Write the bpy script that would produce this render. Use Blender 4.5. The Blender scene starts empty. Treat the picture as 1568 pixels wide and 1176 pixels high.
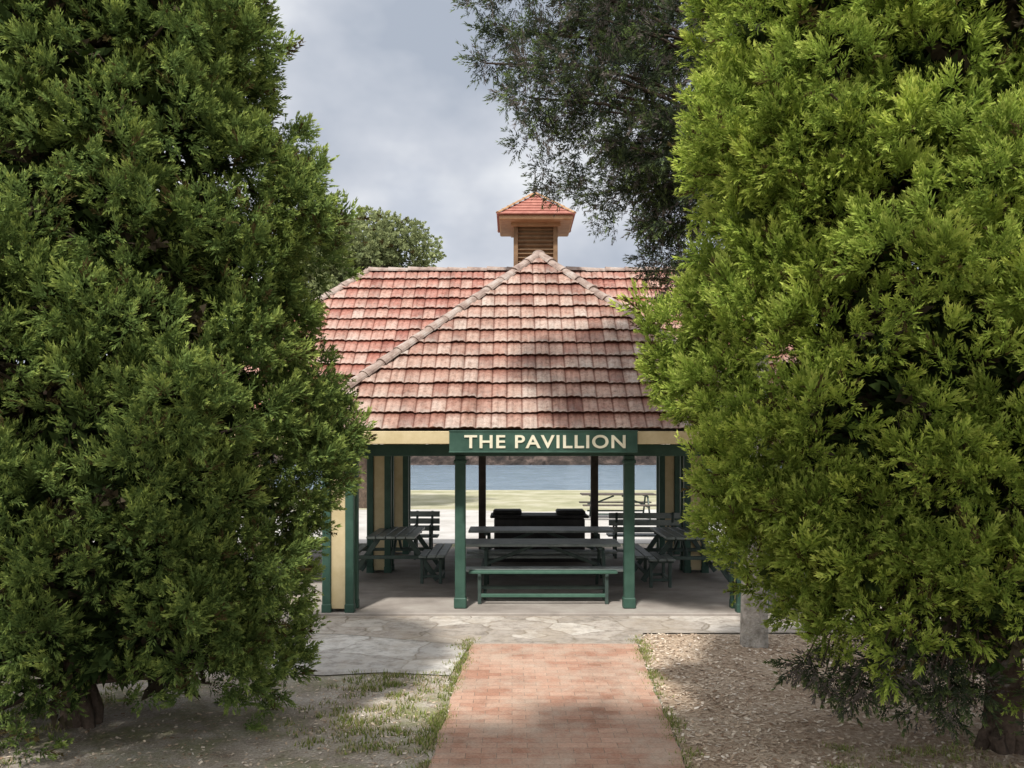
import bpy, bmesh, math, random
import numpy as np
from mathutils import Vector, Matrix
rng = np.random.default_rng(7)
random.seed(7)
scene = bpy.context.scene
F = 1350.0; H = 2.32
def PX(px, Y): return (px-784)/F*Y
def PZ(py, Y): return H-(py-680)/F*Y

# ---------------------------------------------------------------- helpers
def link(o, parent=None):
    scene.collection.objects.link(o)
    if parent: o.parent = parent
    return o
def empty(name, loc=(0,0,0)):
    e = bpy.data.objects.new(name, None); e.empty_display_size = 0.3
    return link(e)
def new_mat(name, rough=0.8, spec=0.3):
    m = bpy.data.materials.new(name); m.use_nodes = True
    nt = m.node_tree; b = nt.nodes['Principled BSDF']
    b.inputs['Roughness'].default_value = rough
    b.inputs['Specular IOR Level'].default_value = spec
    return m, nt, b
def N(nt, t, **kw):
    n = nt.nodes.new(t)
    for k, v in kw.items():
        if hasattr(n, k): setattr(n, k, v)
        else: n.inputs[k.replace('_', ' ')].default_value = v
    return n
def ramp(nt, fac, stops):
    r = nt.nodes.new('ShaderNodeValToRGB')
    el = r.color_ramp.elements
    while len(el) < len(stops): el.new(0.5)
    for e, (p, c) in zip(el, stops):
        e.position = p; e.color = (c[0], c[1], c[2], 1)
    nt.links.new(fac, r.inputs['Fac'])
    return r.outputs['Color']
def mix(nt, fac, a, b, mode='MIX'):
    m = nt.nodes.new('ShaderNodeMix'); m.data_type = 'RGBA'; m.blend_type = mode
    if isinstance(fac, (int, float)): m.inputs[0].default_value = fac
    else: nt.links.new(fac, m.inputs[0])
    for idx, v in ((6, a), (7, b)):
        s = m.inputs[idx]
        if isinstance(v, tuple): s.default_value = (v[0], v[1], v[2], 1)
        else: nt.links.new(v, s)
    return m.outputs[2]
def objco(nt): return nt.nodes.new('ShaderNodeTexCoord').outputs['Object']
def noise(nt, co, scale, detail=5, rough=0.6):
    n = N(nt, 'ShaderNodeTexNoise'); n.inputs['Scale'].default_value = scale
    n.inputs['Detail'].default_value = min(detail, 5); n.inputs['Roughness'].default_value = rough
    nt.links.new(co, n.inputs['Vector']); return n.outputs['Fac']
def bump(nt, b, h, strength=0.5, dist=0.01):
    n = N(nt, 'ShaderNodeBump'); n.inputs['Strength'].default_value = strength
    n.inputs['Distance'].default_value = dist
    nt.links.new(h, n.inputs['Height']); nt.links.new(n.outputs['Normal'], b.inputs['Normal'])
def noisy_mat(name, stops, scale=4, rough=0.8, bscale=40, bstr=0.4, bdist=0.005, spec=0.3):
    m, nt, b = new_mat(name, rough, spec)
    co = objco(nt)
    c = ramp(nt, noise(nt, co, scale, 8, 0.65), stops)
    nt.links.new(c, b.inputs['Base Color'])
    bump(nt, b, noise(nt, co, bscale, 3), bstr, bdist)
    return m
def mesh_obj(name, verts, faces, mat, parent=None, smooth=False):
    me = bpy.data.meshes.new(name); me.from_pydata(verts, [], faces); me.update()
    if mat: me.materials.append(mat)
    if smooth:
        for p in me.polygons: p.use_smooth = True
    return link(bpy.data.objects.new(name, me), parent)

class MB:
    """collects bevelled boxes / tubes in one mesh"""
    def __init__(s): s.bm = bmesh.new()
    def box(s, c, size, rot=None, bev=0.006, mi=0):
        b2 = bmesh.new(); bmesh.ops.create_cube(b2, size=1)
        for v in b2.verts: v.co = Vector((v.co.x*size[0], v.co.y*size[1], v.co.z*size[2]))
        if bev: bmesh.ops.bevel(b2, geom=list(b2.edges), offset=min(bev, min(size)*0.3), segments=1, affect='EDGES')
        if rot: bmesh.ops.rotate(b2, verts=b2.verts, cent=(0,0,0), matrix=rot)
        bmesh.ops.translate(b2, verts=b2.verts, vec=c)
        for f in b2.faces: f.material_index = mi
        t = bpy.data.meshes.new('t'); b2.to_mesh(t); b2.free(); s.bm.from_mesh(t); bpy.data.meshes.remove(t)
    def beam(s, p, q, w, h, mi=0, bev=0.005):
        p = Vector(p); q = Vector(q); d = q-p
        rot = d.to_track_quat('X', 'Z').to_matrix()
        s.box((p+q)/2, (d.length, w, h), rot, bev, mi)
    def done(s, name, mats, parent=None):
        me = bpy.data.meshes.new(name); s.bm.to_mesh(me); s.bm.free()
        for m in (mats if isinstance(mats, (list, tuple)) else [mats]): me.materials.append(m)
        return link(bpy.data.objects.new(name, me), parent)

def tubes(name, paths, mat, parent=None, seg=8):
    V = []; Fc = []
    for pts, rad in paths:
        base = len(V)
        for i, p in enumerate(pts):
            p = Vector(p)
            d = (Vector(pts[min(i+1, len(pts)-1)])-Vector(pts[max(i-1, 0)])).normalized()
            a = d.orthogonal().normalized() if abs(d.z) < .9 else Vector((1,0,0)).cross(d).normalized()
            b = d.cross(a)
            for k in range(seg):
                t = 2*math.pi*k/seg
                rr = rad[i]*(1+0.12*math.sin(3*t+i))
                V.append(p+a*math.cos(t)*rr+b*math.sin(t)*rr)
        for i in range(len(pts)-1):
            for k in range(seg):
                k2 = (k+1) % seg
                Fc.append((base+i*seg+k, base+i*seg+k2, base+(i+1)*seg+k2, base+(i+1)*seg+k))
    return mesh_obj(name, V, Fc, mat, parent, True)

def np_mesh(name, V, nper, attr, mat, parent=None):
    """V (M*nper,3): faces of nper unshared vertices"""
    M = len(V)//nper
    me = bpy.data.meshes.new(name)
    me.vertices.add(len(V)); me.vertices.foreach_set('co', V.astype(np.float32).ravel())
    me.loops.add(len(V)); me.loops.foreach_set('vertex_index', np.arange(len(V), dtype=np.int32))
    me.polygons.add(M); me.polygons.foreach_set('loop_start', (np.arange(M)*nper).astype(np.int32))
    me.update(calc_edges=True)
    if attr is not None:
        a = me.attributes.new('leaf', 'FLOAT_COLOR', 'POINT')
        a.data.foreach_set('color', attr.astype(np.float32).ravel())
    me.materials.append(mat)
    return link(bpy.data.objects.new(name, me), parent)

# ---------------------------------------------------------------- materials
def leaf_mat(name, dark, mid, tip, brown=(0.09,0.07,0.03), brown_amt=0.04, trans=0.3):
    m, nt, b = new_mat(name, 0.6, 0.2)
    at = N(nt, 'ShaderNodeAttribute'); at.attribute_name = 'leaf'
    sep = N(nt, 'ShaderNodeSeparateColor'); nt.links.new(at.outputs['Color'], sep.inputs['Color'])
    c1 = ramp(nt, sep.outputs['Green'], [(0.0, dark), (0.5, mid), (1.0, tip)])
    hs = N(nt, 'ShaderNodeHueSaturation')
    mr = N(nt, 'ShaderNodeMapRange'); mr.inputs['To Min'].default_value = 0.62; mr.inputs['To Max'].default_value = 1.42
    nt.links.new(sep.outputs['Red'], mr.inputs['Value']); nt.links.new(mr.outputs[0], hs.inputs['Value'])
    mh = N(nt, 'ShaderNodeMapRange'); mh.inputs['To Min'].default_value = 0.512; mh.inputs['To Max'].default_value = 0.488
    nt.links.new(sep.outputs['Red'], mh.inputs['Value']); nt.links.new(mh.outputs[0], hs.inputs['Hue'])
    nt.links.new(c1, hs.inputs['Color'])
    th = N(nt, 'ShaderNodeMath', operation='LESS_THAN'); th.inputs[1].default_value = brown_amt
    nt.links.new(sep.outputs['Blue'], th.inputs[0])
    col = mix(nt, th.outputs[0], hs.outputs['Color'], brown)
    nt.links.new(col, b.inputs['Base Color'])
    df = N(nt, 'ShaderNodeBsdfDiffuse'); nt.links.new(col, df.inputs['Color'])
    out = df.outputs[0]
    if trans:
        tr = N(nt, 'ShaderNodeBsdfTranslucent'); nt.links.new(col, tr.inputs['Color'])
        ms = N(nt, 'ShaderNodeMixShader'); ms.inputs[0].default_value = trans
        nt.links.new(out, ms.inputs[1]); nt.links.new(tr.outputs[0], ms.inputs[2])
        out = ms.outputs[0]
    nt.links.new(out, nt.nodes['Material Output'].inputs['Surface'])
    return m
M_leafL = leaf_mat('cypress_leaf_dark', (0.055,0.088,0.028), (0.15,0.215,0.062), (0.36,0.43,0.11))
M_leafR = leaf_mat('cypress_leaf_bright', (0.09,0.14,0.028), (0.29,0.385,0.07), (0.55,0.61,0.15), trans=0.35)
M_leafP = leaf_mat('pine_leaf', (0.03,0.042,0.028), (0.07,0.092,0.05), (0.2,0.27,0.075), (0.15,0.13,0.115), 0.25, 0.3)
M_leafE = leaf_mat('olive_leaf', (0.12,0.145,0.07), (0.23,0.265,0.12), (0.34,0.37,0.18), brown_amt=0.03)
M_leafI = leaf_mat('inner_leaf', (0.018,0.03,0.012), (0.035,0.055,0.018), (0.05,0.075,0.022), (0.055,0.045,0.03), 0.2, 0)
M_grass = leaf_mat('grass_blade', (0.09,0.12,0.03), (0.19,0.24,0.06), (0.32,0.35,0.11), (0.4,0.34,0.2), 0.3)
M_bark = noisy_mat('bark', [(0.3,(0.045,0.033,0.025)),(0.7,(0.14,0.1,0.075))], 9, 0.95, 30, 1, 0.02)
M_palebark = noisy_mat('pale_bark', [(0.3,(0.24,0.22,0.19)),(0.55,(0.44,0.41,0.37)),(0.7,(0.56,0.52,0.48))], 9, 0.95, 26, 1, 0.03)
M_green = noisy_mat('green_paint', [(0.3,(0.028,0.068,0.05)),(0.7,(0.05,0.105,0.078))], 5, 0.5, 60, 0.15)
M_cream = noisy_mat('cream_paint', [(0.3,(0.5,0.4,0.22)),(0.7,(0.64,0.53,0.33))], 4, 0.55, 60, 0.15)
M_letter = noisy_mat('letter_paint', [(0.3,(0.66,0.62,0.46)),(0.7,(0.78,0.74,0.58))], 6, 0.6)
M_timber = noisy_mat('dark_timber', [(0.3,(0.04,0.034,0.03)),(0.7,(0.11,0.09,0.075))], 5, 0.8)
M_tabletop = noisy_mat('weathered_bench_timber', [(0.3,(0.17,0.2,0.19)),(0.7,(0.33,0.36,0.34))], 6, 0.4)
M_frame = noisy_mat('bench_frame_metal', [(0.3,(0.035,0.055,0.05)),(0.7,(0.07,0.1,0.085))], 6, 0.5)
M_black = noisy_mat('barbecue_metal', [(0.3,(0.02,0.02,0.02)),(0.7,(0.055,0.05,0.047))], 5, 0.6)
M_louvre = noisy_mat('louvre_timber', [(0.3,(0.13,0.075,0.04)),(0.7,(0.23,0.14,0.075))], 6, 0.7)
M_orange = noisy_mat('orange_trim', [(0.3,(0.28,0.15,0.075)),(0.7,(0.4,0.25,0.14))], 6, 0.6)
M_ridge = noisy_mat('ridge_cap', [(0.3,(0.15,0.10,0.085)),(0.5,(0.29,0.22,0.185)),(0.75,(0.4,0.36,0.33))], 6, 0.85)
M_red = noisy_mat('cupola_red', [(0.25,(0.24,0.08,0.06)),(0.7,(0.39,0.17,0.13))], 7, 0.75)
M_lead = noisy_mat('lead', [(0.3,(0.1,0.1,0.11)),(0.7,(0.22,0.22,0.24))], 5, 0.5)
M_floor = noisy_mat('pavilion_concrete', [(0.25,(0.2,0.175,0.155)),(0.5,(0.31,0.275,0.245)),(0.75,(0.4,0.37,0.33))], 1.6, 0.8, 70, 0.3)
M_rock = noisy_mat('rock', [(0.35,(0.012,0.009,0.008)),(0.52,(0.035,0.026,0.022)),(0.7,(0.11,0.08,0.068))], 0.6, 0.95, 3, 1, 0.2)

def tile_mat(name, stops):
    m, nt, b = new_mat(name, 0.85, 0.2)
    uv = N(nt, 'ShaderNodeUVMap'); uv.uv_map = 'UVMap'
    fl = N(nt, 'ShaderNodeVectorMath', operation='FLOOR'); nt.links.new(uv.outputs[0], fl.inputs[0])
    wn = N(nt, 'ShaderNodeTexWhiteNoise'); wn.noise_dimensions = '2D'; nt.links.new(fl.outputs[0], wn.inputs['Vector'])
    co = objco(nt)
    nz = noise(nt, co, 0.9, 6, 0.7)
    ad = N(nt, 'ShaderNodeMath', operation='MULTIPLY_ADD'); ad.inputs[1].default_value = 0.46
    nt.links.new(wn.outputs['Value'], ad.inputs[0])
    sc = N(nt, 'ShaderNodeMath', operation='MULTIPLY_ADD'); sc.inputs[1].default_value = 0.9; sc.inputs[2].default_value = -0.17
    nt.links.new(nz, sc.inputs[0]); nt.links.new(sc.outputs[0], ad.inputs[2])
    c = ramp(nt, ad.outputs[0], stops)
    fine = ramp(nt, noise(nt, co, 18, 5, 0.8), [(0.34,(0.42,0.34,0.31)),(0.5,(1,1,1)),(0.72,(1.28,1.3,1.3))])
    c = mix(nt, 0.9, c, fine, 'MULTIPLY')
    blot = ramp(nt, noise(nt, co, 1.9, 5, 0.75), [(0.28,(0.55,0.42,0.38)),(0.46,(1,1,1))])
    c = mix(nt, 0.7, c, blot, 'MULTIPLY')
    # weathering streaks running down the slope
    mp = N(nt, 'ShaderNodeMapping'); mp.inputs['Scale'].default_value = (0.9,0.11,1); nt.links.new(uv.outputs[0], mp.inputs[0])
    stk = ramp(nt, noise(nt, mp.outputs[0], 1.0, 5, 0.7), [(0.36,(0.6,0.52,0.48)),(0.5,(1,1,1)),(0.68,(1.12,1.15,1.16))])
    c = mix(nt, 0.85, c, stk, 'MULTIPLY')
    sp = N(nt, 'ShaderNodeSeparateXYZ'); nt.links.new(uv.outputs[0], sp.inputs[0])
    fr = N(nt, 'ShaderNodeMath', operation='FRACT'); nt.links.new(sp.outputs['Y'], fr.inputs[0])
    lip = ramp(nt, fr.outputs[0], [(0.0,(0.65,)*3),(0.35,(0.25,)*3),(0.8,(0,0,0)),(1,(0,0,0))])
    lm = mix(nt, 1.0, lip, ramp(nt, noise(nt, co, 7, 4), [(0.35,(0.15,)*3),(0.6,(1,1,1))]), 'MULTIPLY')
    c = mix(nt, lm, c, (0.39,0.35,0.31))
    dk = ramp(nt, fr.outputs[0], [(0.0,(1,1,1)),(0.62,(1,1,1)),(0.95,(0.5,0.27,0.22)),(1,(0.36,0.2,0.16))])  # shade of the gap under each tile lip, painted into the colour
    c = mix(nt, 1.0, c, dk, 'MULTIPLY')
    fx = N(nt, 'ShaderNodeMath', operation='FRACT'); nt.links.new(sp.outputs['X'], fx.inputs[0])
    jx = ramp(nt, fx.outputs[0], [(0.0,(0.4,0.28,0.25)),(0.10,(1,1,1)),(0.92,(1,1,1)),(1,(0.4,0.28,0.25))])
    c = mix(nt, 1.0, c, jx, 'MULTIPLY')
    nt.links.new(c, b.inputs['Base Color'])
    bump(nt, b, noise(nt, co, 60, 3), 0.4, 0.004)
    return m
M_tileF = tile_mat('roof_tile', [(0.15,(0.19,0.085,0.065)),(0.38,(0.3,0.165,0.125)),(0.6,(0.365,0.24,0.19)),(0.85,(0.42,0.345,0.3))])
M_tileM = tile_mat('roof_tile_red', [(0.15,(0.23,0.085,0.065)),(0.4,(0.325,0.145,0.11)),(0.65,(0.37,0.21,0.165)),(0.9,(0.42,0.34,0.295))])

# ---------------------------------------------------------------- ground
def ground_mat():
    m, nt, b = new_mat('ground_soil', 0.95, 0.15)
    co = objco(nt)
    soil = ramp(nt, noise(nt, co, 2.2, 9, 0.7), [(0.3,(0.28,0.23,0.18)),(0.5,(0.46,0.4,0.335)),(0.7,(0.6,0.55,0.49))])
    sp = ramp(nt, noise(nt, co, 45, 6, 0.8), [(0.35,(0.5,0.47,0.44)),(0.55,(1,1,1)),(0.75,(1.3,1.3,1.3))])
    soil = mix(nt, 0.9, soil, sp, 'MULTIPLY')
    gr = ramp(nt, noise(nt, co, 14, 6), [(0.3,(0.12,0.14,0.05)),(0.7,(0.3,0.31,0.13))])
    f = ramp(nt, noise(nt, co, 0.9, 5, 0.75), [(0.48,(0,0,0)),(0.62,(0.65,)*3)])
    nt.links.new(mix(nt, f, soil, gr), b.inputs['Base Color'])
    bump(nt, b, noise(nt, co, 30, 8, 0.75), 0.8, 0.03)
    return m
M_ground = ground_mat()
ys = [-60,-20,0,4,8,12,16,20,30,40,44.5,46,47.5,60,105,112,114,118,140,400,1500]
zs = [0,0,0,0,0,0,0,0,0,0,0,-.25,-.75,-1.4,-1.4,-.9,-.9,-.3,1,4,5]
xs = [-900,-200,-60,-20,-8,-3,0,3,8,20,60,200,900]
V = [(x, y, z) for y, z in zip(ys, zs) for x in xs]
nx = len(xs)
Fc = [(j*nx+i, j*nx+i+1, (j+1)*nx+i+1, (j+1)*nx+i) for j in range(len(ys)-1) for i in range(nx-1)]
mesh_obj('ground', V, Fc, M_ground)

m, nt, b = new_mat('water', 0.2, 0.5)
co = objco(nt)
mp = N(nt, 'ShaderNodeMapping'); mp.inputs['Scale'].default_value = (0.3,1.3,1); nt.links.new(co, mp.inputs[0])
nz = noise(nt, mp.outputs[0], 1.6, 6, 0.75)
nt.links.new(ramp(nt, nz, [(0.35,(0.07,0.11,0.15)),(0.65,(0.23,0.29,0.36))]), b.inputs['Base Color'])
bump(nt, b, nz, 1.0, 0.25)
mesh_obj('water', [(-500,45.2,-.4),(500,45.2,-.4),(500,116.5,-.4),(-500,116.5,-.4)], [(0,1,2,3)], m)

def sheet(name, pts, z, mat, parent=None):
    return mesh_obj(name, [(x,y,z) for x,y in pts], [tuple(range(len(pts)))], mat, parent)
M_lawn = noisy_mat('lawn', [(0.3,(0.2,0.2,0.11)),(0.5,(0.31,0.295,0.19)),(0.7,(0.43,0.4,0.31))], 0.6, 0.95, 12, 1, 0.05)
M_fore = noisy_mat('foreshore_gravel', [(0.25,(0.29,0.27,0.245)),(0.5,(0.4,0.38,0.355)),(0.75,(0.48,0.46,0.44))], 0.9, 0.9, 30, 0.6)
sheet('lawn', [(-80,27),(80,26.5),(80,44.4),(-80,44.4)], 0.006, M_lawn)
sheet('foreshore_path', [(-80,20.5),(80,20.5),(80,30.6),(12,30.0),(5,31.2),(1,30.1),(-3,31.3),(-9,30.4),(-80,31.1)], 0.010, M_fore)

# brick path
m, nt, b = new_mat('brick_paving', 0.85, 0.2)
co = objco(nt)
br = N(nt, 'ShaderNodeTexBrick'); nt.links.new(co, br.inputs['Vector'])
br.inputs['Scale'].default_value = 1.0; br.inputs['Brick Width'].default_value = 0.23; br.inputs['Row Height'].default_value = 0.115
br.inputs['Mortar Size'].default_value = 0.004; br.inputs['Mortar Smooth'].default_value = 0.3; br.inputs['Bias'].default_value = 0.0
br.inputs['Color1'].default_value = (0.36,0.19,0.13,1); br.inputs['Color2'].default_value = (0.47,0.295,0.215,1); br.inputs['Mortar'].default_value = (0.25,0.175,0.13,1)
st = ramp(nt, noise(nt, co, 1.7, 8, 0.7), [(0.3,(0.62,0.6,0.58)),(0.5,(1,1,1)),(0.72,(1.12,1.17,1.2))])
c = mix(nt, 0.9, br.outputs['Color'], st, 'MULTIPLY')
dust = ramp(nt, noise(nt, co, 2.2, 7, 0.75), [(0.42,(0,0,0)),(0.66,(0.75,)*3)])
c = mix(nt, dust, c, (0.45,0.36,0.285))
gr_ = ramp(nt, noise(nt, co, 60, 4, 0.7), [(0.35,(0.75,)*3),(0.6,(1.08,)*3)])
c = mix(nt, 0.8, c, gr_, 'MULTIPLY')
nt.links.new(c, b.inputs['Base Color'])
inv = N(nt, 'ShaderNodeMath', operation='SUBTRACT'); inv.inputs[0].default_value = 1; nt.links.new(br.outputs['Fac'], inv.inputs[1])
bump(nt, b, inv.outputs[0], 0.5, 0.006)
M_brick = m
L_ = []; R_ = []
y = -1.0
while y < 10.1:
    t = (y+1)/11.15
    L_.append((-.86+.40*t+random.uniform(-.02,.02), y)); R_.append((.86+.57*t+random.uniform(-.02,.02), y)); y += .23
L_.append((-.46,10.15)); R_.append((1.43,10.15))
V = []; Fc = []
for a, b_ in zip(L_, R_): V += [(a[0],a[1],.022),(b_[0],b_[1],.022)]
for i in range(len(L_)-1): Fc.append((2*i,2*i+1,2*i+3,2*i+2))
mesh_obj('brick_path', V, Fc, M_brick)

# crazy paving
def stone_mat(name, scale, cols, crack, joint, dirt):
    m, nt, b = new_mat(name, 0.85, 0.2)
    co = objco(nt)
    wv = N(nt, 'ShaderNodeVectorMath', operation='ADD')
    nzc = N(nt, 'ShaderNodeTexNoise'); nzc.inputs['Scale'].default_value = 2.5; nt.links.new(co, nzc.inputs['Vector'])
    sc = N(nt, 'ShaderNodeVectorMath', operation='SCALE'); sc.inputs['Scale'].default_value = 0.3; nt.links.new(nzc.outputs['Color'], sc.inputs[0])
    nt.links.new(co, wv.inputs[0]); nt.links.new(sc.outputs[0], wv.inputs[1])
    vo = N(nt, 'ShaderNodeTexVoronoi'); vo.feature = 'DISTANCE_TO_EDGE'; vo.inputs['Scale'].default_value = scale; nt.links.new(wv.outputs[0], vo.inputs['Vector'])
    vc = N(nt, 'ShaderNodeTexVoronoi'); vc.inputs['Scale'].default_value = scale; nt.links.new(wv.outputs[0], vc.inputs['Vector'])
    sepc = N(nt, 'ShaderNodeSeparateColor'); nt.links.new(vc.outputs['Color'], sepc.inputs[0])
    c = ramp(nt, sepc.outputs[0], [(0,cols[0]),(0.5,cols[1]),(1,cols[2])])
    c = mix(nt, 0.9, c, ramp(nt, noise(nt, co, 5, 8, 0.8), [(0.34,(0.5,0.48,0.46)),(0.55,(1.05,1.05,1.05))]), 'MULTIPLY')
    e = ramp(nt, vo.outputs['Distance'], [(0.0,(0,0,0)),(crack,(1,1,1))])
    broke = ramp(nt, noise(nt, co, 3.0, 4, .7), [(0.42,(0,0,0)),(0.58,(0.75,)*3)])
    c = mix(nt, mix(nt, broke, e, (1.,1.,1.)), joint, c)
    dm = ramp(nt, noise(nt, co, 1.3, 5, 0.8), [(0.45,(0,0,0)),(0.62,(dirt,)*3)])
    c = mix(nt, dm, c, (0.36,0.3,0.235))
    nt.links.new(c, b.inputs['Base Color']); bump(nt, b, mix(nt, 0.3, e, ramp(nt, noise(nt, co, 25, 4), [(0,(0,0,0)),(1,(1,1,1))])), 0.6, 0.012)
    return m
M_stone = stone_mat('stone_paving', 1.9, [(0.31,0.275,0.24),(0.42,0.375,0.33),(0.54,0.5,0.45)], .035, (0.17,0.14,0.1), .6)
M_flag = stone_mat('pale_flagstone', 1.1, [(0.38,0.355,0.33),(0.5,0.475,0.44),(0.6,0.575,0.54)], .02, (0.22,0.19,0.15), .45)
sheet('stone_paving', [(-3.4,10.75),(-2.1,10.7),(-.5,10.1),(1.45,10.1),(1.6,10.75),(6.5,10.8),(6.5,12.1),(-7,12.1),(-7,10.9)], 0.017, M_stone)
sheet('flagstone_paving', [(-2.45,8.95),(-1.9,8.8),(-1.3,8.92),(-.62,8.8),(-.55,9.5),(-.5,10.0),(-.52,10.68),(-2.1,10.69),(-3.2,10.72)], 0.013, M_flag)
# mulch bed
m, nt, b = new_mat('mulch', 0.95, 0.1)
co = objco(nt)
c = ramp(nt, noise(nt, co, 28, 8, 0.8), [(0.3,(0.25,0.17,0.12)),(0.5,(0.5,0.39,0.29)),(0.68,(0.68,0.58,0.47))])
c = mix(nt, 0.8, c, ramp(nt, noise(nt, co, 1.2, 5), [(0.35,(0.75,0.68,0.62)),(0.6,(1.1,1.1,1.1))]), 'MULTIPLY')
nt.links.new(c, b.inputs['Base Color']); bump(nt, b, noise(nt, co, 40, 8, 0.8), 1, 0.02)
sheet('mulch_bed', [(1.0,1),(12,1),(12,10.7),(1.62,10.7),(1.45,10.05)], 0.009, m)

def chips(name, n, region, size, mat, z0, parent=None):
    x = rng.uniform(region[0], region[1], n); y = rng.uniform(region[2], region[3], n)
    if name == 'wood_chips': k = x > 1.0+0.045*y-rng.exponential(.05, n)
    else: k = x < -.66+0.02*y+rng.exponential(.06, n)
    x = x[k]; y = y[k]; n = len(x)
    a = rng.uniform(0, math.pi, n); L = rng.uniform(.35, 1, n)*size; W = L*rng.uniform(.25, .7, n)
    tz = rng.uniform(-.35, .35, n)
    ux = np.stack([np.cos(a), np.sin(a), tz], 1)*L[:, None]; vx = np.stack([-np.sin(a), np.cos(a), rng.uniform(-.4,.4,n)], 1)*W[:, None]
    c = np.stack([x, y, np.full(n, z0)+L*.25], 1)
    V = np.stack([c-ux-vx, c+ux-vx*.6, c+ux*.9+vx, c-ux*.8+vx*.8], 1).reshape(-1, 3)
    r = np.repeat(rng.random((n, 3)), 4, 0); at = np.concatenate([r, np.ones((len(r), 1))], 1)
    return np_mesh(name, V, 4, at, mat, parent)
m, nt, b = new_mat('chip', 0.9, 0.15)
at = N(nt, 'ShaderNodeAttribute'); at.attribute_name = 'leaf'
sep = N(nt, 'ShaderNodeSeparateColor'); nt.links.new(at.outputs['Color'], sep.inputs[0])
nt.links.new(ramp(nt, sep.outputs[0], [(0,(0.22,0.14,0.09)),(0.3,(0.48,0.36,0.26)),(0.8,(0.66,0.55,0.43)),(1,(0.76,0.68,0.59))]), b.inputs['Base Color'])
M_chip = m
chips('wood_chips', 30000, (.9, 8, 4, 10.7), 0.024, M_chip, 0.012)
chips('leaf_litter', 9000, (-6, -.3, 4, 8.8), 0.018, M_chip, 0.004)

def grass(name, centers, per, h, spread):
    n = len(centers)*per
    c = np.repeat(np.array(centers), per, 0)+rng.normal(0, spread, (n, 2))
    a = rng.uniform(0, 2*math.pi, n); hh = h*rng.uniform(.4, 1.1, n); w = 0.004+rng.random(n)*.004
    lean = rng.uniform(0, .8, n)*hh; b2 = rng.uniform(0, 2*math.pi, n)
    p = np.stack([c[:,0], c[:,1], np.full(n, .0)], 1); s = np.stack([np.cos(a)*w, np.sin(a)*w, 0*a], 1)
    t = p+np.stack([np.cos(b2)*lean, np.sin(b2)*lean, hh], 1)
    V = np.stack([p-s, p+s, t], 1).reshape(-1, 3)
    r = np.repeat(rng.random((n, 1)), 3, 0); g = np.tile([0.2,0.2,1.0], n)[:, None]; bl = np.repeat(rng.random((n,1)), 3, 0)
    return np_mesh(name, V, 3, np.concatenate([r, g, bl, np.ones_like(r)], 1), M_grass)
cs = []
for i in range(150):
    y = random.uniform(4, 10.5); cs.append((-.81+.033*y-abs(random.gauss(0,.06)), y))
for i in range(130):
    y = random.uniform(4, 10.5); cs.append((.90+.051*y+abs(random.gauss(0,.06)), y))
for i in range(130):
    cs.append((random.gauss(-1.1,.4), random.uniform(6.6, 8.9)))
for i in range(90):
    cs.append((random.uniform(2.3,3.6), random.uniform(5.6,6.7)))
for i in range(200):
    cs.append((random.uniform(-6,-3.6), random.uniform(5.8,8.5)))
cs = [c for c in cs if not (-.81+.033*c[1] < c[0] < .90+.051*c[1])]
grass('grass_tufts', cs, 26, .05, .045)

# ---------------------------------------------------------------- pavilion
pav = empty('pavilion')
XC = .45; EZ = 2.50; PIT = 3.04/3.39
WL, WR, WF = XC-3.39, XC+3.39, 11.6      # wing eaves
MF, MR = 13.01, 16.40; MBk = 19.79
ML, MRt = -6.05, 6.95
RZ = EZ+3.04
sl = math.sqrt(3.39**2+3.04**2)
TW, TH = .205, .325
prof = [0.0, .014, .020, .006, .018, .014]
def tile_face(name, origin, u, v, width, length, clips, mat):
    u = Vector(u).normalized(); v = Vector(v).normalized(); n = u.cross(v).normalized()
    if n.z < 0: n = -n
    o = Vector(origin)
    ns = int(math.ceil(width/TW))*6; nr = int(math.ceil(length/TH))
    V = []; Fc = []
    for j in range(nr):
        jit = [random.uniform(-.010,.010) for _ in range(ns//6+2)]
        for i in range(ns+1):
            uu = i*TW/6; p = prof[i % 6]; jt = jit[i//6]
            for (dv, dn) in ((.045, -.004), (.010, .020+p), (0, .040+p), (TH*.5, .024+p), (TH+.03, .004+p*.6)):
                V.append(o+u*uu+v*(j*TH+dv+(jt if dn > .01 and dv < .1 else 0))+n*(dn+(jt*.5 if dn > .01 else 0)))
        for i in range(ns):
            b0 = (j*(ns+1)+i)*5
            for k in range(4):
                Fc.append((b0+k, b0+5+k, b0+6+k, b0+k+1))
    me = bpy.data.meshes.new(name); me.from_pydata(V, [], Fc)
    uvl = me.uv_layers.new(name='UVMap')
    vv = [0.98, .99, .03, .5, .95]
    arr = np.zeros((len(Fc)*4, 2), np.float32); q = 0
    for j in range(nr):
        for i in range(ns):
            t0 = i/6+(.0005 if i % 6 == 0 else 0); t1 = (i+1)/6-(.0005 if i % 6 == 5 else 0)
            for k in range(4):
                a, b_ = (vv[k], vv[k+1]) if k != 1 else (.0, .03)
                arr[q] = (t0, j+a); arr[q+1] = (t1, j+a); arr[q+2] = (t1, j+b_); arr[q+3] = (t0, j+b_); q += 4
    uvl.data.foreach_set('uv', arr.ravel())
    bm = bmesh.new(); bm.from_mesh(me)
    for co_, no_ in clips:
        bmesh.ops.bisect_plane(bm, geom=bm.verts[:]+bm.edges[:]+bm.faces[:], plane_co=co_, plane_no=no_, clear_outer=True)
    bm.to_mesh(me); bm.free(); me.materials.append(mat)
    return link(bpy.data.objects.new(name, me), pav)
top = ((0, 0, RZ+.01), (0, 0, 1))
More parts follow.
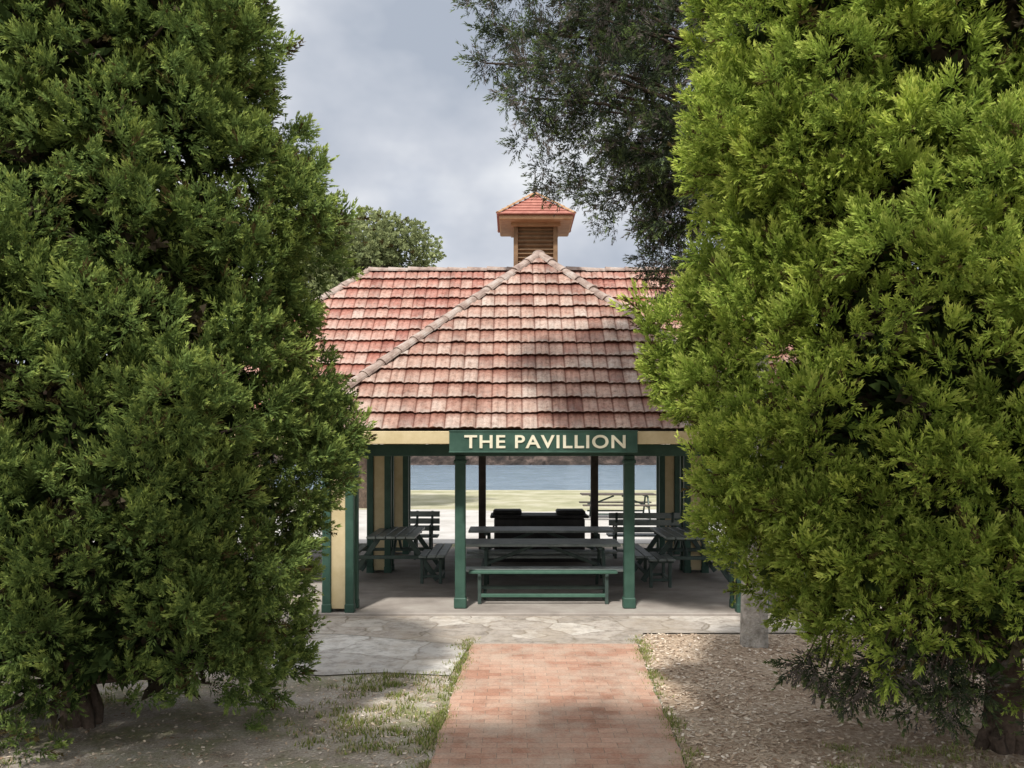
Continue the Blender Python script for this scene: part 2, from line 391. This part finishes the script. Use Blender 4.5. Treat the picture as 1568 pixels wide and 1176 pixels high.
tile_face('roof_wing_front', (WL, WF, EZ), (1,0,0), (0,3.39,3.04), 6.78, sl,
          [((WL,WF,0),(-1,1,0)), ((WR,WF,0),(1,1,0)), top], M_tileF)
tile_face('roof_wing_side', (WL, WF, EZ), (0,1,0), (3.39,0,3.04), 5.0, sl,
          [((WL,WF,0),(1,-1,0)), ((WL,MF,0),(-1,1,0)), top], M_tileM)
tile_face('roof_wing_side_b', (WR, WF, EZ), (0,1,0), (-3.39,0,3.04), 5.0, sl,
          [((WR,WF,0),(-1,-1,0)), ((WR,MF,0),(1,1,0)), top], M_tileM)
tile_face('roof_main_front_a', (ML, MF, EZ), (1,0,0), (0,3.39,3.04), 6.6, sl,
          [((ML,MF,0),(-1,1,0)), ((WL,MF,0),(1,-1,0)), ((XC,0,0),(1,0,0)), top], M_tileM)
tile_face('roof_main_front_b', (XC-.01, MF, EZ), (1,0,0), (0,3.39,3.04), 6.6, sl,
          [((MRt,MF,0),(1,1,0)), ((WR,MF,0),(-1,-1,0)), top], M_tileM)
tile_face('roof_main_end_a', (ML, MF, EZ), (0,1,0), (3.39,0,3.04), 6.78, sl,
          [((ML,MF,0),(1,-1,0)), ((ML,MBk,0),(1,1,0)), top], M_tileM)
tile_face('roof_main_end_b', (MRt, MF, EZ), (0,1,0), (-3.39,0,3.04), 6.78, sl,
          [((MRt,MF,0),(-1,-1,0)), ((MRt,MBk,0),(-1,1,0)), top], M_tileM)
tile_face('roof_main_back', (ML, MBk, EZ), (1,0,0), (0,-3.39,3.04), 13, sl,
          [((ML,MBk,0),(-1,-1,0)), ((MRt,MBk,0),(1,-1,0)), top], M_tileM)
def caps(name, lines, R0=1.0, step=.36, mat=None):
    V = []; Fc = []
    for p, q in lines:
        p = Vector(p); q = Vector(q); d = (q-p); L = d.length; d.normalize()
        s = d.cross(Vector((0,0,1))).normalized(); up = s.cross(d).normalized()
        n = max(1, round(L/step)); st = L/n
        for i in range(n):
            a = p+d*(i*st); b0 = len(V)
            jj = random.uniform(-.008,.008)*R0
            for (t, r) in ((0,.10),(.001,.115),(st*.15,.108),(st+.03,.088)):
                r *= R0
                for k in range(9):
                    an = math.pi*(k/8)
                    V.append(a+d*t+s*(math.cos(an)*r+jj)+up*(math.sin(an)*r*.8-.012*R0+jj))
            for t in range(3):
                for k in range(8):
                    Fc.append((b0+t*9+k, b0+t*9+k+1, b0+(t+1)*9+k+1, b0+(t+1)*9+k))
            Fc.append(tuple(b0+k for k in range(9)))
    return mesh_obj(name, V, Fc, mat or M_ridge, pav)
ap = (XC, WF+3.39, RZ)
caps('ridge_caps', [((WL,WF,EZ+.03), ap), ((WR,WF,EZ+.03), ap), (ap, (XC,MR,RZ)),
     ((ML+3.39,MR,RZ), (MRt-3.39,MR,RZ)), ((ML,MF,EZ+.03),(ML+3.39,MR,RZ)), ((MRt,MF,EZ+.03),(MRt-3.39,MR,RZ)),
     ((ML,MBk,EZ+.03),(ML+3.39,MR,RZ)), ((MRt,MBk,EZ+.03),(MRt-3.39,MR,RZ))])
def zoff(p, d=-.05): return (p[0], p[1], p[2]+d)
lin = [[(WL,WF,EZ),(WR,WF,EZ),ap], [(WL,WF,EZ),ap,(XC,MR,RZ),(WL,MF,EZ)], [(WR,WF,EZ),(WR,MF,EZ),(XC,MR,RZ),ap],
       [(ML,MF,EZ),(WL,MF,EZ),(XC,MR,RZ),(ML+3.39,MR,RZ)], [(WR,MF,EZ),(MRt,MF,EZ),(MRt-3.39,MR,RZ),(XC,MR,RZ)],
       [(ML,MF,EZ),(ML+3.39,MR,RZ),(ML,MBk,EZ)], [(MRt,MF,EZ),(MRt,MBk,EZ),(MRt-3.39,MR,RZ)],
       [(ML,MBk,EZ),(ML+3.39,MR,RZ),(MRt-3.39,MR,RZ),(MRt,MBk,EZ)]]
V = []; Fc = []
for f in lin:
    b0 = len(V); V += [zoff(p) for p in f]; Fc.append(tuple(range(b0, len(V))))
mesh_obj('roof_lining', V, Fc, M_timber, pav)
mb = MB()
fz, fh = 2.405, .17
fo = .015
mb.box((XC, WF-fo, fz), (6.80, .03, fh))
for x, s in ((WL-fo,1),(WR+fo,-1)): mb.box((x, (WF+MF)/2, fz), (.03, MF-WF-.0, fh))
mb.box(((ML+WL)/2-.01, MF-fo, fz), (WL-ML-.02,.03,fh)); mb.box(((MRt+WR)/2+.01, MF-fo, fz), (MRt-WR-.02,.03,fh))
mb.box((XC, MBk+fo, fz), (12.98,.03,fh))
for x in (ML-fo, MRt+fo): mb.box((x, MR, fz), (.03, 6.76, fh))
mb.done('fascia', M_cream, pav)
mb = MB()
FY = 12.2
mb.box((XC, FY, 2.235), (5.9,.12,.16)); mb.box((XC, 18.4, 2.235), (11,.12,.16)); 
for x in (-2.34, 3.24): mb.box((x, 15.4, 2.24), (.12,6.2,.15))
for x in (-5.2, 6.1): mb.box((x, 16.0, 2.24), (.12,4.9,.15))
mb.box((-3.8, 13.6, 2.235), (2.7,.12,.16)); mb.box((4.7, 13.6, 2.235), (2.7,.12,.16))
mb.done('beams', M_green, pav)
mb = MB()
for i in range(14): mb.box((XC-2.6+i*.4, 12.0, 2.37), (.05, .7, .08))
for y in (14.2, 16.4): mb.box((XC, y, 2.40), (11, .07,.14))
mb.done('rafters', M_timber, pav)
mb = MB()
for x, y in ((-.714,FY),(1.618,FY)):
    mb.box((x,y,1.11), (.145,.145,2.12), bev=.012); mb.box((x,y,.13), (.172,.172,.15), bev=.015)
    mb.box((x,y-.005,2.08), (.175,.175,.05), bev=.01)
mb.done('front_posts', M_green, pav)
mb = MB()
for x in (-.62, 1.72):
    mb.box((x-.0,18.4,1.11), (.15,.15,2.12), bev=.012)
mb.done('rear_posts', M_timber, pav)
def pillar(x, y, name):
    mb = MB()
    for sx in (-1,1):
        for sy in (-1,1):
            mb.box((x+sx*.155, y+sy*.155, 1.11), (.115,.115,2.12), bev=.01)
            mb.box((x+sx*.155, y+sy*.155, .11), (.13,.13,.12), bev=.01)
    for sx in (-1,1): 
        mb.box((x+sx*.15, y, 1.12), (.05,.20,2.04), mi=1); mb.box((x, y+sx*.15, 1.12), (.20,.05,2.04), mi=1)
    mb.done(name, [M_green, M_cream], pav)
for i, (x, y) in enumerate(((-2.34,12.05),(3.24,12.05),(-2.34,15.7),(3.24,15.7),(-2.34,18.3),(3.24,18.3),(-5.2,13.65),(-5.2,18.3),(6.1,13.65),(6.1,18.3))):
    pillar(x, y, 'pillar_%d' % i)
mb = MB(); mb.box((XC, 12.65, .02), (6.5, 1.7, .07), bev=.01); mb.box((XC, 16.3, .021), (12.4, 5.6, .072), bev=.01)
mb.done('floor_slab', M_floor, pav)
# cupola
cx, cy = XC-.02, 16.4
mb = MB()
mb.box((cx,cy,5.87), (.66,.66,.86))
for sx in (-1,1):
    for sy in (-1,1): mb.box((cx+sx*.36, cy+sy*.36, 5.87), (.08,.08,.88), mi=0)
for k in range(9):
    z = 5.62+k*.075
    for a in range(4):
        r = Matrix.Rotation(a*math.pi/2, 3, 'Z')
        c_ = r@Vector((0,-.35,0)); mb.box((cx+c_.x, cy+c_.y, z), (.64,.06,.014), r@Matrix.Rotation(math.radians(-35),3,'X'), 0, 0)
mb.box((cx,cy,6.30), (.9,.9,.07), mi=1); mb.box((cx,cy,6.375), (1.32,1.32,.09), mi=1, bev=.02)
mb.done('cupola', [M_louvre, M_orange], pav)
V = []; Fc = []
rows = [(.70,6.42),(.60,6.495),(.50,6.57),(.40,6.645),(.30,6.72),(.20,6.80),(.10,6.88),(.03,6.95)]
for i,(r_,z) in enumerate(rows):
    for dz,dr in ((0,0),(.018,.006)):
        r2 = r_+dr
        V += [(cx-r2,cy-r2,z+dz),(cx+r2,cy-r2,z+dz),(cx+r2,cy+r2,z+dz),(cx-r2,cy+r2,z+dz)]
for j in range(len(rows)*2-1):
    for k in range(4): Fc.append((j*4+k, j*4+(k+1)%4, (j+1)*4+(k+1)%4, (j+1)*4+k))
Fc.append((0,3,2,1))
mesh_obj('cupola_roof', V, Fc, M_red, pav)
caps('cupola_hips', [((cx+sx*.69,cy+sy*.69,6.44),(cx+sx*.03,cy+sy*.03,6.97)) for sx in (-1,1) for sy in (-1,1)], .36, .16, M_orange)
tubes('finial', [([(cx,cy,6.93),(cx,cy,7.03),(cx,cy,7.06),(cx,cy,7.12),(cx,cy,7.16),(cx,cy,7.40)],[.045,.04,.055,.05,.022,.008])], M_lead, pav)

# sign
sg = empty('pavilion_sign')
mb = MB(); SX0, SX1 = PX(688,11.54), PX(976,11.54)
mb.box(((SX0+SX1)/2, 11.54, 2.352), (SX1-SX0,.04,.285), bev=.008)
for zz in (2.215, 2.489): mb.box(((SX0+SX1)/2, 11.528, zz), (SX1-SX0+.01,.03,.018), bev=.004)
mb.done('board', M_green, sg)
cu = bpy.data.curves.new('lettering', 'FONT'); cu.body = 'THE PAVILLION'; cu.size = .27; cu.extrude = .006; cu.offset = .0052; cu.space_character = 1.12
cu.align_x = 'CENTER'; cu.align_y = 'CENTER'
to = bpy.data.objects.new('lettering', cu); link(to); bpy.context.view_layer.update()
me = bpy.data.meshes.new_from_object(to); bpy.data.objects.remove(to)
co_ = np.array([v.co[:] for v in me.vertices]); mn = co_.min(0); mx = co_.max(0)
tw = (PX(958,11.51)-PX(711,11.51)); thh = .175
for v in me.vertices:
    v.co.x = (v.co.x-(mn[0]+mx[0])/2)*tw/(mx[0]-mn[0]); v.co.y = (v.co.y-(mn[1]+mx[1])/2)*thh/(mx[1]-mn[1])
me.materials.clear(); me.materials.append(M_letter)
lo = link(bpy.data.objects.new('lettering', me), sg); lo.rotation_euler = (math.pi/2,0,0)
lo.location = ((PX(958,11.51)+PX(711,11.51))/2, 11.514, 2.352)

# ---------------------------------------------------------------- furniture
def picnic_table(name, x, y, L, rotz=0, mat=None):
    mb = MB(); mat = mat or M_tabletop
    for i in range(5): mb.box((0, -.32+i*.16, .76), (L, .14, .04))
    for s in (-1,1):
        for k in (0,1): mb.box((0, s*(.66+k*.15), .46), (L, .13, .04))
    for sx in (-1,1):
        xx = sx*(L/2-.3)
        mb.box((xx, 0, .715), (.06,.72,.05), mi=1); mb.box((xx, 0, .41), (.06,1.66,.06), mi=1)
        for s in (-1,1): mb.beam((xx+.045, s*.25, .70), (xx+.045, s*.72, .03), .045, .08, mi=1)
        mb.beam((xx, 0, .42), (sx*.12, 0, .71), .04,.05, mi=1)
    for s in (-1,1): mb.box((0, s*.70, .19), (L-.5,.05,.05), mi=1)
    o = mb.done(name, [mat, M_frame]); o.location = (x, y, .057); o.rotation_euler = (0,0,rotz)
    return o
M_benchgreen = noisy_mat('green_bench', [(0.3,(0.04,0.1,0.07)),(0.7,(0.08,0.16,0.12))], 5, 0.5)
picnic_table('picnic_table', .44, 13.45, 2.35, 0)
picnic_table('picnic_table', .50, 15.5, 2.5, 0)
picnic_table('picnic_table', -1.95, 15.0, 1.7, math.pi/2)
picnic_table('picnic_table', 2.85, 14.9, 1.7, math.pi/2)
t = picnic_table('picnic_table', 3.3, 27.5, 2.3, 0, M_timber); t.location.z = .0
def bench(name, x, y, L, back=True, rz=0, mat=None):
    mb = MB()
    for k in range(3): mb.box((0, -.14+k*.14, .45), (L,.12,.035))
    if back:
        for k in range(3): mb.box((0, .27+k*.02, .58+k*.14), (L,.03,.11))
    for sx in (-1,1):
        xx = sx*(L/2-.15)
        mb.box((xx,-.14,.215), (.05,.05,.43), mi=1); mb.box((xx,.16,.215), (.05,.05,.43), mi=1); mb.box((xx,0,.41), (.05,.4,.04), mi=1)
        mb.box((xx,0,.12), (.04,.3,.04), mi=1)
        if back:
            mb.beam((xx,.2,.42),(xx,.34,.92),.045,.04, mi=1); mb.box((xx,.0,.66), (.05,.42,.03), mi=1); mb.box((xx,-.18,.55), (.04,.04,.22), mi=1)
    mb.box((0,-.14,.12), (L-.3,.04,.05), mi=0)
    o = mb.done(name, [mat or M_tabletop, M_frame]); o.location = (x,y,.057); o.rotation_euler = (0,0,rz); return o
b1 = bench('bench', .44, 12.62, 2.1, False, 0, M_benchgreen)
bench('bench', -1.75, 17.4, .6, True, 0)
bench('bench', -1.30, 14.6, .9, False, math.pi/2)
bench('bench', 2.35, 14.2, .9, False, math.pi/2)
bench('bench', 2.6, 17.6, 1.4, True, math.pi)
bq = MB()
bq.box((0,0,.45), (1.75,.7,.78), bev=.03); bq.box((0,0,.02), (1.85,.8,.12)); bq.box((0,0,.865), (1.9,.8,.05), bev=.015)
for x in (-.62,.62):
    bq.box((x,.08,.93), (.56,.5,.09), bev=.04); bq.box((x,-.18,.93), (.3,.03,.03))
for x in (-.44,.44): bq.box((x,-.355,.45), (.7,.02,.55), bev=.01); bq.box((x,-.375,.66), (.25,.025,.025))
o = bq.done('barbecue', M_black); o.location = (.53, 17.3, .057)

# ---------------------------------------------------------------- foliage
def spray_template(nl, L, leaf, w, seed=0):
    r = np.random.default_rng(seed)
    t = np.sort(r.random(nl))**.8
    a = r.uniform(0, 2*math.pi, nl)
    axis = np.stack([0.10*np.sin(t*3)*L, 0*t, t*L], 1)
    out = np.stack([np.cos(a), np.sin(a)*.7, 0*a], 1)
    d = out*(0.75-.35*t)[:, None]+np.array([0,0,1])*(0.6+.5*t)[:, None]+r.normal(0,.15,(nl,3))
    d /= np.linalg.norm(d, axis=1)[:, None]
    ll = leaf*(1.15-.55*t)*r.uniform(.7,1.2,nl)
    s = np.cross(d, r.normal(0,1,(nl,3))); s /= np.linalg.norm(s, axis=1)[:, None]
    mid = axis+d*(ll*.3)[:, None]; tip = axis+d*ll[:, None]
    V = np.stack([mid-s*w, tip, mid+s*w], 1)
    tt = np.clip(np.stack([t*.65, t*.7+.3, t*.65], 1), 0, 1)
    return V.reshape(-1,3), tt.reshape(-1)
def unit(a): return a/np.maximum(np.linalg.norm(a, axis=1), 1e-6)[:, None]
def foliage(name, C, R, O, per, temps, smin, smax, mat, parent, up=.5, outb=.7, flat=.85, tipbias=0, wild=.45, shell=.5, plume=1, pcone=.42):
    """C centres, R radii, O outward dirs, per = plumes per clump; each plume = `plume` sprays fanning from one base"""
    C = np.array(C); R = np.array(R); O = np.array(O); per = np.array(per).astype(int)
    idx = np.repeat(np.arange(len(C)), per); n = len(idx)
    cr = rng.random(len(C))
    d = unit(unit(rng.normal(0,1,(n,3)))+outb*O[idx]+np.array([0,0,.2]))
    rr = R[idx]*(shell+(1-shell)*rng.random(n)**.6)
    P = C[idx]+d*rr[:, None]*np.array([1,1,flat])
    ax = unit(d*.9+np.array([0,0,up])+rng.normal(0,wild,(n,3)))
    pr_ = rng.random(n); S0 = rng.uniform(smin, smax, n)
    if plume > 1:
        P = np.repeat(P, plume, 0); ax = np.repeat(ax, plume, 0); idx = np.repeat(idx, plume); pr_ = np.repeat(pr_, plume); S0 = np.repeat(S0, plume); n = len(idx)
        ax = unit(ax+rng.normal(0, pcone, (n,3)))
        P = P+ax*.02; S0 = S0*rng.uniform(.75,1.1,n)
    x = unit(np.cross(ax, rng.normal(0,1,(n,3)))); y = np.cross(ax, x)
    B = np.stack([x,y,ax], 1)
    Vs = []; As = []
    which = rng.integers(0, len(temps), n)
    for k, (T, tt) in enumerate(temps):
        m = np.where(which == k)[0]
        if not len(m): continue
        W = np.einsum('vj,njk->nvk', T, B[m])*S0[m][:, None, None]+P[m][:, None, :]
        Vs.append(W.reshape(-1,3))
        red = np.clip(.4*cr[idx[m]]+.4*pr_[m]+.2*rng.random(len(m)), 0, 1)
        A = np.zeros((len(m), len(T), 4)); A[..., 0] = red[:, None]; A[..., 1] = np.clip(tt[None]+tipbias, 0, 1); A[..., 2] = rng.random(len(m))[:, None]; A[..., 3] = 1
        As.append(A.reshape(-1,4))
    return np_mesh(name, np.concatenate(Vs), 3, np.concatenate(As), mat, parent)
T_cyp = [spray_template(21, .15, .06, .0068, s) for s in range(5)]
T_pine = [spray_template(24, .20, .075, .0052, 50+s) for s in range(4)]
T_in = [spray_template(16, .20, .10, .02, 20+s) for s in range(3)]
T_far = [spray_template(12, .5, .34, .12, 30+s) for s in range(3)]

def limb(p, q, r0, r1, sag=.15, n=6):
    p = np.array(p, float); q = np.array(q, float)
    pts = []; rad = []
    for i in range(n):
        t = i/(n-1); c = p*(1-t)+q*t; c = c+np.array([random.uniform(-.04,.04), random.uniform(-.04,.04), sag*math.sin(math.pi*t)])
        pts.append(tuple(c)); rad.append(r0*(1-t)+r1*t)
    return pts, rad

def cypress(name, cx, cy, prof, zbot, squash, nout, leafmat, trunk_r, seed, per=15, dens_low=.35, bark=None, crmin=.2, crmax=.46, zgap=.5, droop=0, flare=1.3, edge=0.0):
    r = np.random.default_rng(seed); random.seed(seed)
    zs_ = np.array([p[0] for p in prof]); rs_ = np.array([p[1] for p in prof]); o = np.argsort(zs_); zs_ = zs_[o]; rs_ = rs_[o]
    e = empty(name)
    C=[];R=[];O=[];P=[]
    z_lo, z_hi = zs_[0], zs_[-1]
    k = 0; tries = 0
    ph = r.uniform(0, 6.28, 6)
    while k < nout and tries < nout*30:
        tries += 1
        z = r.uniform(max(z_lo, zbot), z_hi); Rz = np.interp(z, zs_, rs_)
        if r.random() > (Rz+.25)/(rs_.max()+.25): continue
        if z < zbot+zgap and r.random() > dens_low: continue
        th = r.uniform(0, 2*math.pi)
        back = math.sin(th) > .45
        if back and r.random() > .5: continue
        lump = 1+.06*math.sin(3*th+ph[0]+z*1.7)+.05*math.sin(5*th+ph[1]-z*2.9)
        rc = r.uniform(crmin, crmax)*(1 if Rz > .6 else .7)
        side = abs(math.cos(th)) > .8
        rad = max(Rz*lump*(r.uniform(.62,1.07) if not side else r.uniform(.84,1.02))-rc*.95, 0.02)
        sq = squash*(.6 if math.sin(th) > 0 else 1)
        C.append((cx+rad*math.cos(th), cy+rad*math.sin(th)*sq, z)); R.append(rc)
        O.append((math.cos(th), math.sin(th), .15)); P.append((per if not back else per*.5)*(rc/.34)**1.8+2); k += 1
    z = zbot+.5
    while z < z_hi-.3:
        for q in range(2):
            th = edge+r.uniform(-.45,.45)
            zz = z+r.uniform(-.08,.08)
            Rz = np.interp(zz, zs_, rs_); rc = r.uniform(.24,.36)
            rad = max(Rz*r.uniform(.88,1.0)-rc*1.0, .02)
            C.append((cx+rad*math.cos(th), cy+rad*math.sin(th)*squash, zz)); R.append(rc); O.append((math.cos(th), math.sin(th), .15)); P.append(per*(rc/.34)**1.8+2)
        z += .24
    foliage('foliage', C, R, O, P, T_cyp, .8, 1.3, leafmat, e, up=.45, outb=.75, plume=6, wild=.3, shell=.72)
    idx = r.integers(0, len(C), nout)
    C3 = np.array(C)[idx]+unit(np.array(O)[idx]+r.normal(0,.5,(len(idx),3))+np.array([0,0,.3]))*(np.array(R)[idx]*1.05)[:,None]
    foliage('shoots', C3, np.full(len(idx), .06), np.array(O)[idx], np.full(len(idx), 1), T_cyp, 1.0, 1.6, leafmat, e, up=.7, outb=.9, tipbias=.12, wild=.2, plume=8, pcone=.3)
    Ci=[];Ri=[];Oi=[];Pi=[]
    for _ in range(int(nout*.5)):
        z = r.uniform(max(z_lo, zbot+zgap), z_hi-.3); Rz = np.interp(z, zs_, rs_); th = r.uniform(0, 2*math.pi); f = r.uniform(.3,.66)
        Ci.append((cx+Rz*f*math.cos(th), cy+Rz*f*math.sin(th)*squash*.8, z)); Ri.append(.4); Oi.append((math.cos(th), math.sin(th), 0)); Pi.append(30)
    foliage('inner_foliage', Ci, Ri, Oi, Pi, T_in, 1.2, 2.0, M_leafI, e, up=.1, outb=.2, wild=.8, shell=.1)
    paths = [limb((cx,cy,-.05), (cx+.05,cy,z_hi-.6), trunk_r, .03, 0, 12)]
    for a in range(5):
        th = a*1.26+.4; paths.append(limb((cx+math.cos(th)*trunk_r*flare, cy+math.sin(th)*trunk_r*flare, -.03), (cx, cy, .4), trunk_r*.35, trunk_r*.5, 0, 4))
    if droop:
        Cd=[];Od=[]
        for _ in range(droop):
            th = r.uniform(0, 2*math.pi); f = math.sqrt(r.uniform(.08, 1))
            Rz = np.interp(zbot+.2, zs_, rs_)*.92*f; x_, y_ = cx+Rz*math.cos(th), cy+Rz*math.sin(th)*squash
            z_ = zbot+r.uniform(-.38,.1); Cd.append((x_, y_, z_)); Od.append((0,0,-1))
            paths.append(limb((x_+(cx-x_)*.25, y_+(cy-y_)*.25, zbot+.5), (x_, y_, z_), .014, .004, 0, 4))
        foliage('hanging_twigs', Cd, np.full(len(Cd), .13), Od, np.full(len(Cd), 5), T_cyp, .8, 1.3, M_leafP, e, up=-.6, outb=.3, wild=.4, plume=4, shell=.2)
    order = r.permutation(len(C))[:120]
    for i in order:
        c = C[i]; z0 = max(.35, c[2]-.55*math.hypot(c[0]-cx, c[1]-cy)*.6)
        paths.append(limb((cx, cy, z0), c, .035, .008, .05))
    tubes('trunk', paths, bark or M_bark, e, 6)
    return e

# left tree
d = 7.3; s = d/F
pl = [(-120,60),(-80,200),(-40,250),(0,285),(60,295),(120,318),(150,310),(180,285),(205,290),(230,330),(300,355),(370,390),(430,370),(500,372),(580,390),(640,422),(720,432),(760,405),(800,362),(870,368),(910,340),(980,345),(1030,320),(1070,290),(1110,260)]
prof_l = [(PZ(py, d), r_*s-.03) for py, r_ in pl]
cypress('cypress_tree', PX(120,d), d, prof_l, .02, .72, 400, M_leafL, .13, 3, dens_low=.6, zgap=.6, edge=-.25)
# right tree
d = 6.7; s = d/F
pr = [(-170,60),(-130,290),(-80,430),(0,468),(60,478),(120,465),(190,500),(260,498),(300,465),(340,478),(400,480),(450,492),(500,510),(560,502),(640,485),(700,470),(760,438),(830,430),(880,395),(940,350),(980,318),(1030,290),(1060,250)]
prof_r = [(PZ(py, d), r_*s) for py, r_ in pr]
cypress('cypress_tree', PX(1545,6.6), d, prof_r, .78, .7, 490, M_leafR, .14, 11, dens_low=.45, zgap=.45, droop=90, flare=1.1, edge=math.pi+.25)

# open trees
def open_tree(name, cx, cy, prof, squash, n, mat, seed, temps, per, cr, sc, trunk_r, bark, zt, fmin=.25, nl=70, zfork=2.0, plume=1, limb_mat=None, lr=.3, shell=.15, up=.1):
    r = np.random.default_rng(seed); random.seed(seed)
    zs_ = np.array([p[0] for p in prof]); rs_ = np.array([p[1] for p in prof]); o = np.argsort(zs_); zs_ = zs_[o]; rs_ = rs_[o]
    e = empty(name); C=[];R=[];O=[];P=[]
    while len(C) < n:
        z = r.uniform(zs_[0], zs_[-1]); Rz = np.interp(z, zs_, rs_)
        if r.random() > (Rz/rs_.max())**1.3: continue
        th = r.uniform(0, 2*math.pi); f = r.uniform(fmin,1)**.6; rc = r.uniform(*cr); rad = max(Rz*f-rc*.8, 0)
        C.append((cx+rad*math.cos(th), cy+rad*math.sin(th)*squash, z)); R.append(rc); O.append((math.cos(th), math.sin(th), -.1)); P.append(per*r.uniform(.7,1.3)*(rc/np.mean(cr))**1.5+1)
    foliage('foliage', C, R, O, P, temps, sc[0], sc[1], mat, e, up=up, outb=.4, wild=.6, shell=shell, flat=.65, plume=plume)
    tubes('trunk', [limb((cx,cy,-.05), (cx,cy,zt), trunk_r, trunk_r*.3, 0, 10)], bark, e, 10)
    paths = []
    for i in r.permutation(len(C))[:nl]:
        c = C[i]; h = math.hypot(c[0]-cx, c[1]-cy); z0 = min(max(zfork, c[2]-.35*h), zt)
        paths.append(limb((cx,cy,z0), c, trunk_r*lr, .010, .1*h, 7))
    tubes('limbs', paths, limb_mat or bark, e, 6); return e
d = 10.4; s = d/F
pp = [(-110,60),(-95,330),(-60,455),(-30,480),(0,475),(40,420),(100,435),(150,415),(200,378),(240,385),(270,335),(310,295),(350,270),(400,240),(440,200),(475,90)]
open_tree('pine_tree', PX(1145,d), d-.3, [(PZ(py,d), r_*s) for py, r_ in pp], .4, 520, M_leafP, 5, T_pine, 9, (.18,.46), (.9,1.5), .16, M_palebark, 7.0, nl=120, zfork=2.2, plume=6, limb_mat=M_bark, lr=.17, shell=.4, up=-.15)
d = 32; s = d/F
pe = [(338,30),(345,70),(360,105),(385,125),(410,135),(450,140),(520,130),(600,100)]
open_tree('eucalyptus_tree', PX(560,d), d, [(PZ(py,d), r_*s) for py, r_ in pe], .9, 170, M_leafE, 8, T_far, 60, (.5,1.0), (.3,.6), .3, M_bark, 9, nl=50, zfork=3)

el = math.radians(57)
ax_, ay_ = .25, .968
S = Vector((-math.cos(el)*ax_, -math.cos(el)*ay_, math.sin(el)))
# shade tree standing behind the viewer (its shadow falls on the near end of the path)
zc = 5.8; k = zc/math.tan(el)
sx, sy = .4-ax_*k, 3.95-ay_*k
st = empty('shade_tree')
r = np.random.default_rng(4); C=[]; O=[]
for i in range(230):
    a = r.uniform(0,6.28); q = math.sqrt(r.random()); C.append((sx+q*4.3*math.cos(a), sy+q*2.75*math.sin(a), zc+r.normal(0,.25))); O.append((0,0,1))
foliage('crown', C, np.full(230,.5), O, np.full(230,50), T_far, .7,1.1, M_leafE, st, flat=.6)
tubes('trunk', [limb((sx-.5,sy-2.0,-.05),(sx-.3,sy-1.6,5),.3,.16,0,8)]+[limb((sx-.3,sy-1.6,4.2), C[i], .1,.02,.5,7) for i in range(40)], M_bark, st)

# far bank
nxr, nyr = 400, 9
V = []
for j in range(nyr):
    for i in range(nxr):
        x = -130+i*.65; y = 113.5+j*.9
        V.append((x+random.uniform(-.3,.3), y+random.uniform(-.3,.3), -.8+min(j,5)*.46+random.uniform(-.32,.32)*(1 if j else .3)))
Fc = [(j*nxr+i, j*nxr+i+1, (j+1)*nxr+i+1, (j+1)*nxr+i) for j in range(nyr-1) for i in range(nxr-1)]
mesh_obj('rocky_bank', V, Fc, M_rock)
e = empty('distant_trees')
C=[];O=[];R=[]
for i in range(420):
    C.append((random.uniform(-110,110), 125+random.uniform(-3,6), 1.6+random.random()**1.3*9)); R.append(random.uniform(1.3,2.6)); O.append((0,-.6,.4))
foliage('foliage', C, R, O, np.full(420, 30), T_far, 2.2, 3.6, M_leafE, e)
tubes('trunks', [limb((x,127,.2),(x+random.uniform(-1,1),127,8),.3,.1,0) for x in range(-105,106,7)], M_bark, e)

# ---------------------------------------------------------------- light / sky
sun = bpy.data.lights.new('sun', 'SUN'); sun.energy = 4.9; sun.angle = math.radians(3.5); sun.color = (1,.965,.9)
so = link(bpy.data.objects.new('sun', sun)); so.rotation_euler = S.to_track_quat('Z','Y').to_euler()
w = bpy.data.worlds.new('World'); scene.world = w; w.use_nodes = True
nt = w.node_tree; bg = nt.nodes['Background']; bg.inputs['Strength'].default_value = 0.15
sk = N(nt, 'ShaderNodeTexSky'); sk.sky_type = 'NISHITA'; sk.sun_disc = False
sk.sun_elevation = el; sk.sun_rotation = math.atan2(S.x, S.y)
tc = nt.nodes.new('ShaderNodeTexCoord').outputs['Generated']
mp = N(nt, 'ShaderNodeMapping'); mp.inputs['Scale'].default_value = (1,1,1.5); mp.inputs['Location'].default_value = (.3,.1,.2); nt.links.new(tc, mp.inputs[0])
n1 = noise(nt, mp.outputs[0], 2.2, 4, 0.5)
n2 = noise(nt, mp.outputs[0], 3.4, 5, 0.5)
cl = ramp(nt, n2, [(0.36,(2.9,3.25,3.85)),(0.48,(4.1,4.35,4.85)),(0.60,(6.0,6.15,6.35))])
cf = ramp(nt, n1, [(0.3,(.7,)*3),(0.5,(1,1,1))])
base = mix(nt, cf, sk.outputs[0], cl)
dp = N(nt, 'ShaderNodeVectorMath', operation='DOT_PRODUCT'); nt.links.new(tc, dp.inputs[0]); dp.inputs[1].default_value = S
glow = ramp(nt, dp.outputs['Value'], [(0.0,(0,0,0)),(0.45,(1.3,1.3,1.3)),(1.0,(9.0,8.8,8.4))])
base = mix(nt, 1.0, base, glow, 'ADD')
nt.links.new(base, bg.inputs['Color'])

cam = bpy.data.cameras.new('camera'); cam.sensor_width = 36; cam.lens = F/1568*36; cam.shift_y = 92/1568; cam.clip_end = 4000
cobj = link(bpy.data.objects.new('camera', cam)); cobj.location = (0,0,H); cobj.rotation_euler = (math.pi/2,0,0)
scene.camera = cobj
scene.view_settings.view_transform = 'Standard'; scene.view_settings.look = 'None'; scene.view_settings.exposure = 0
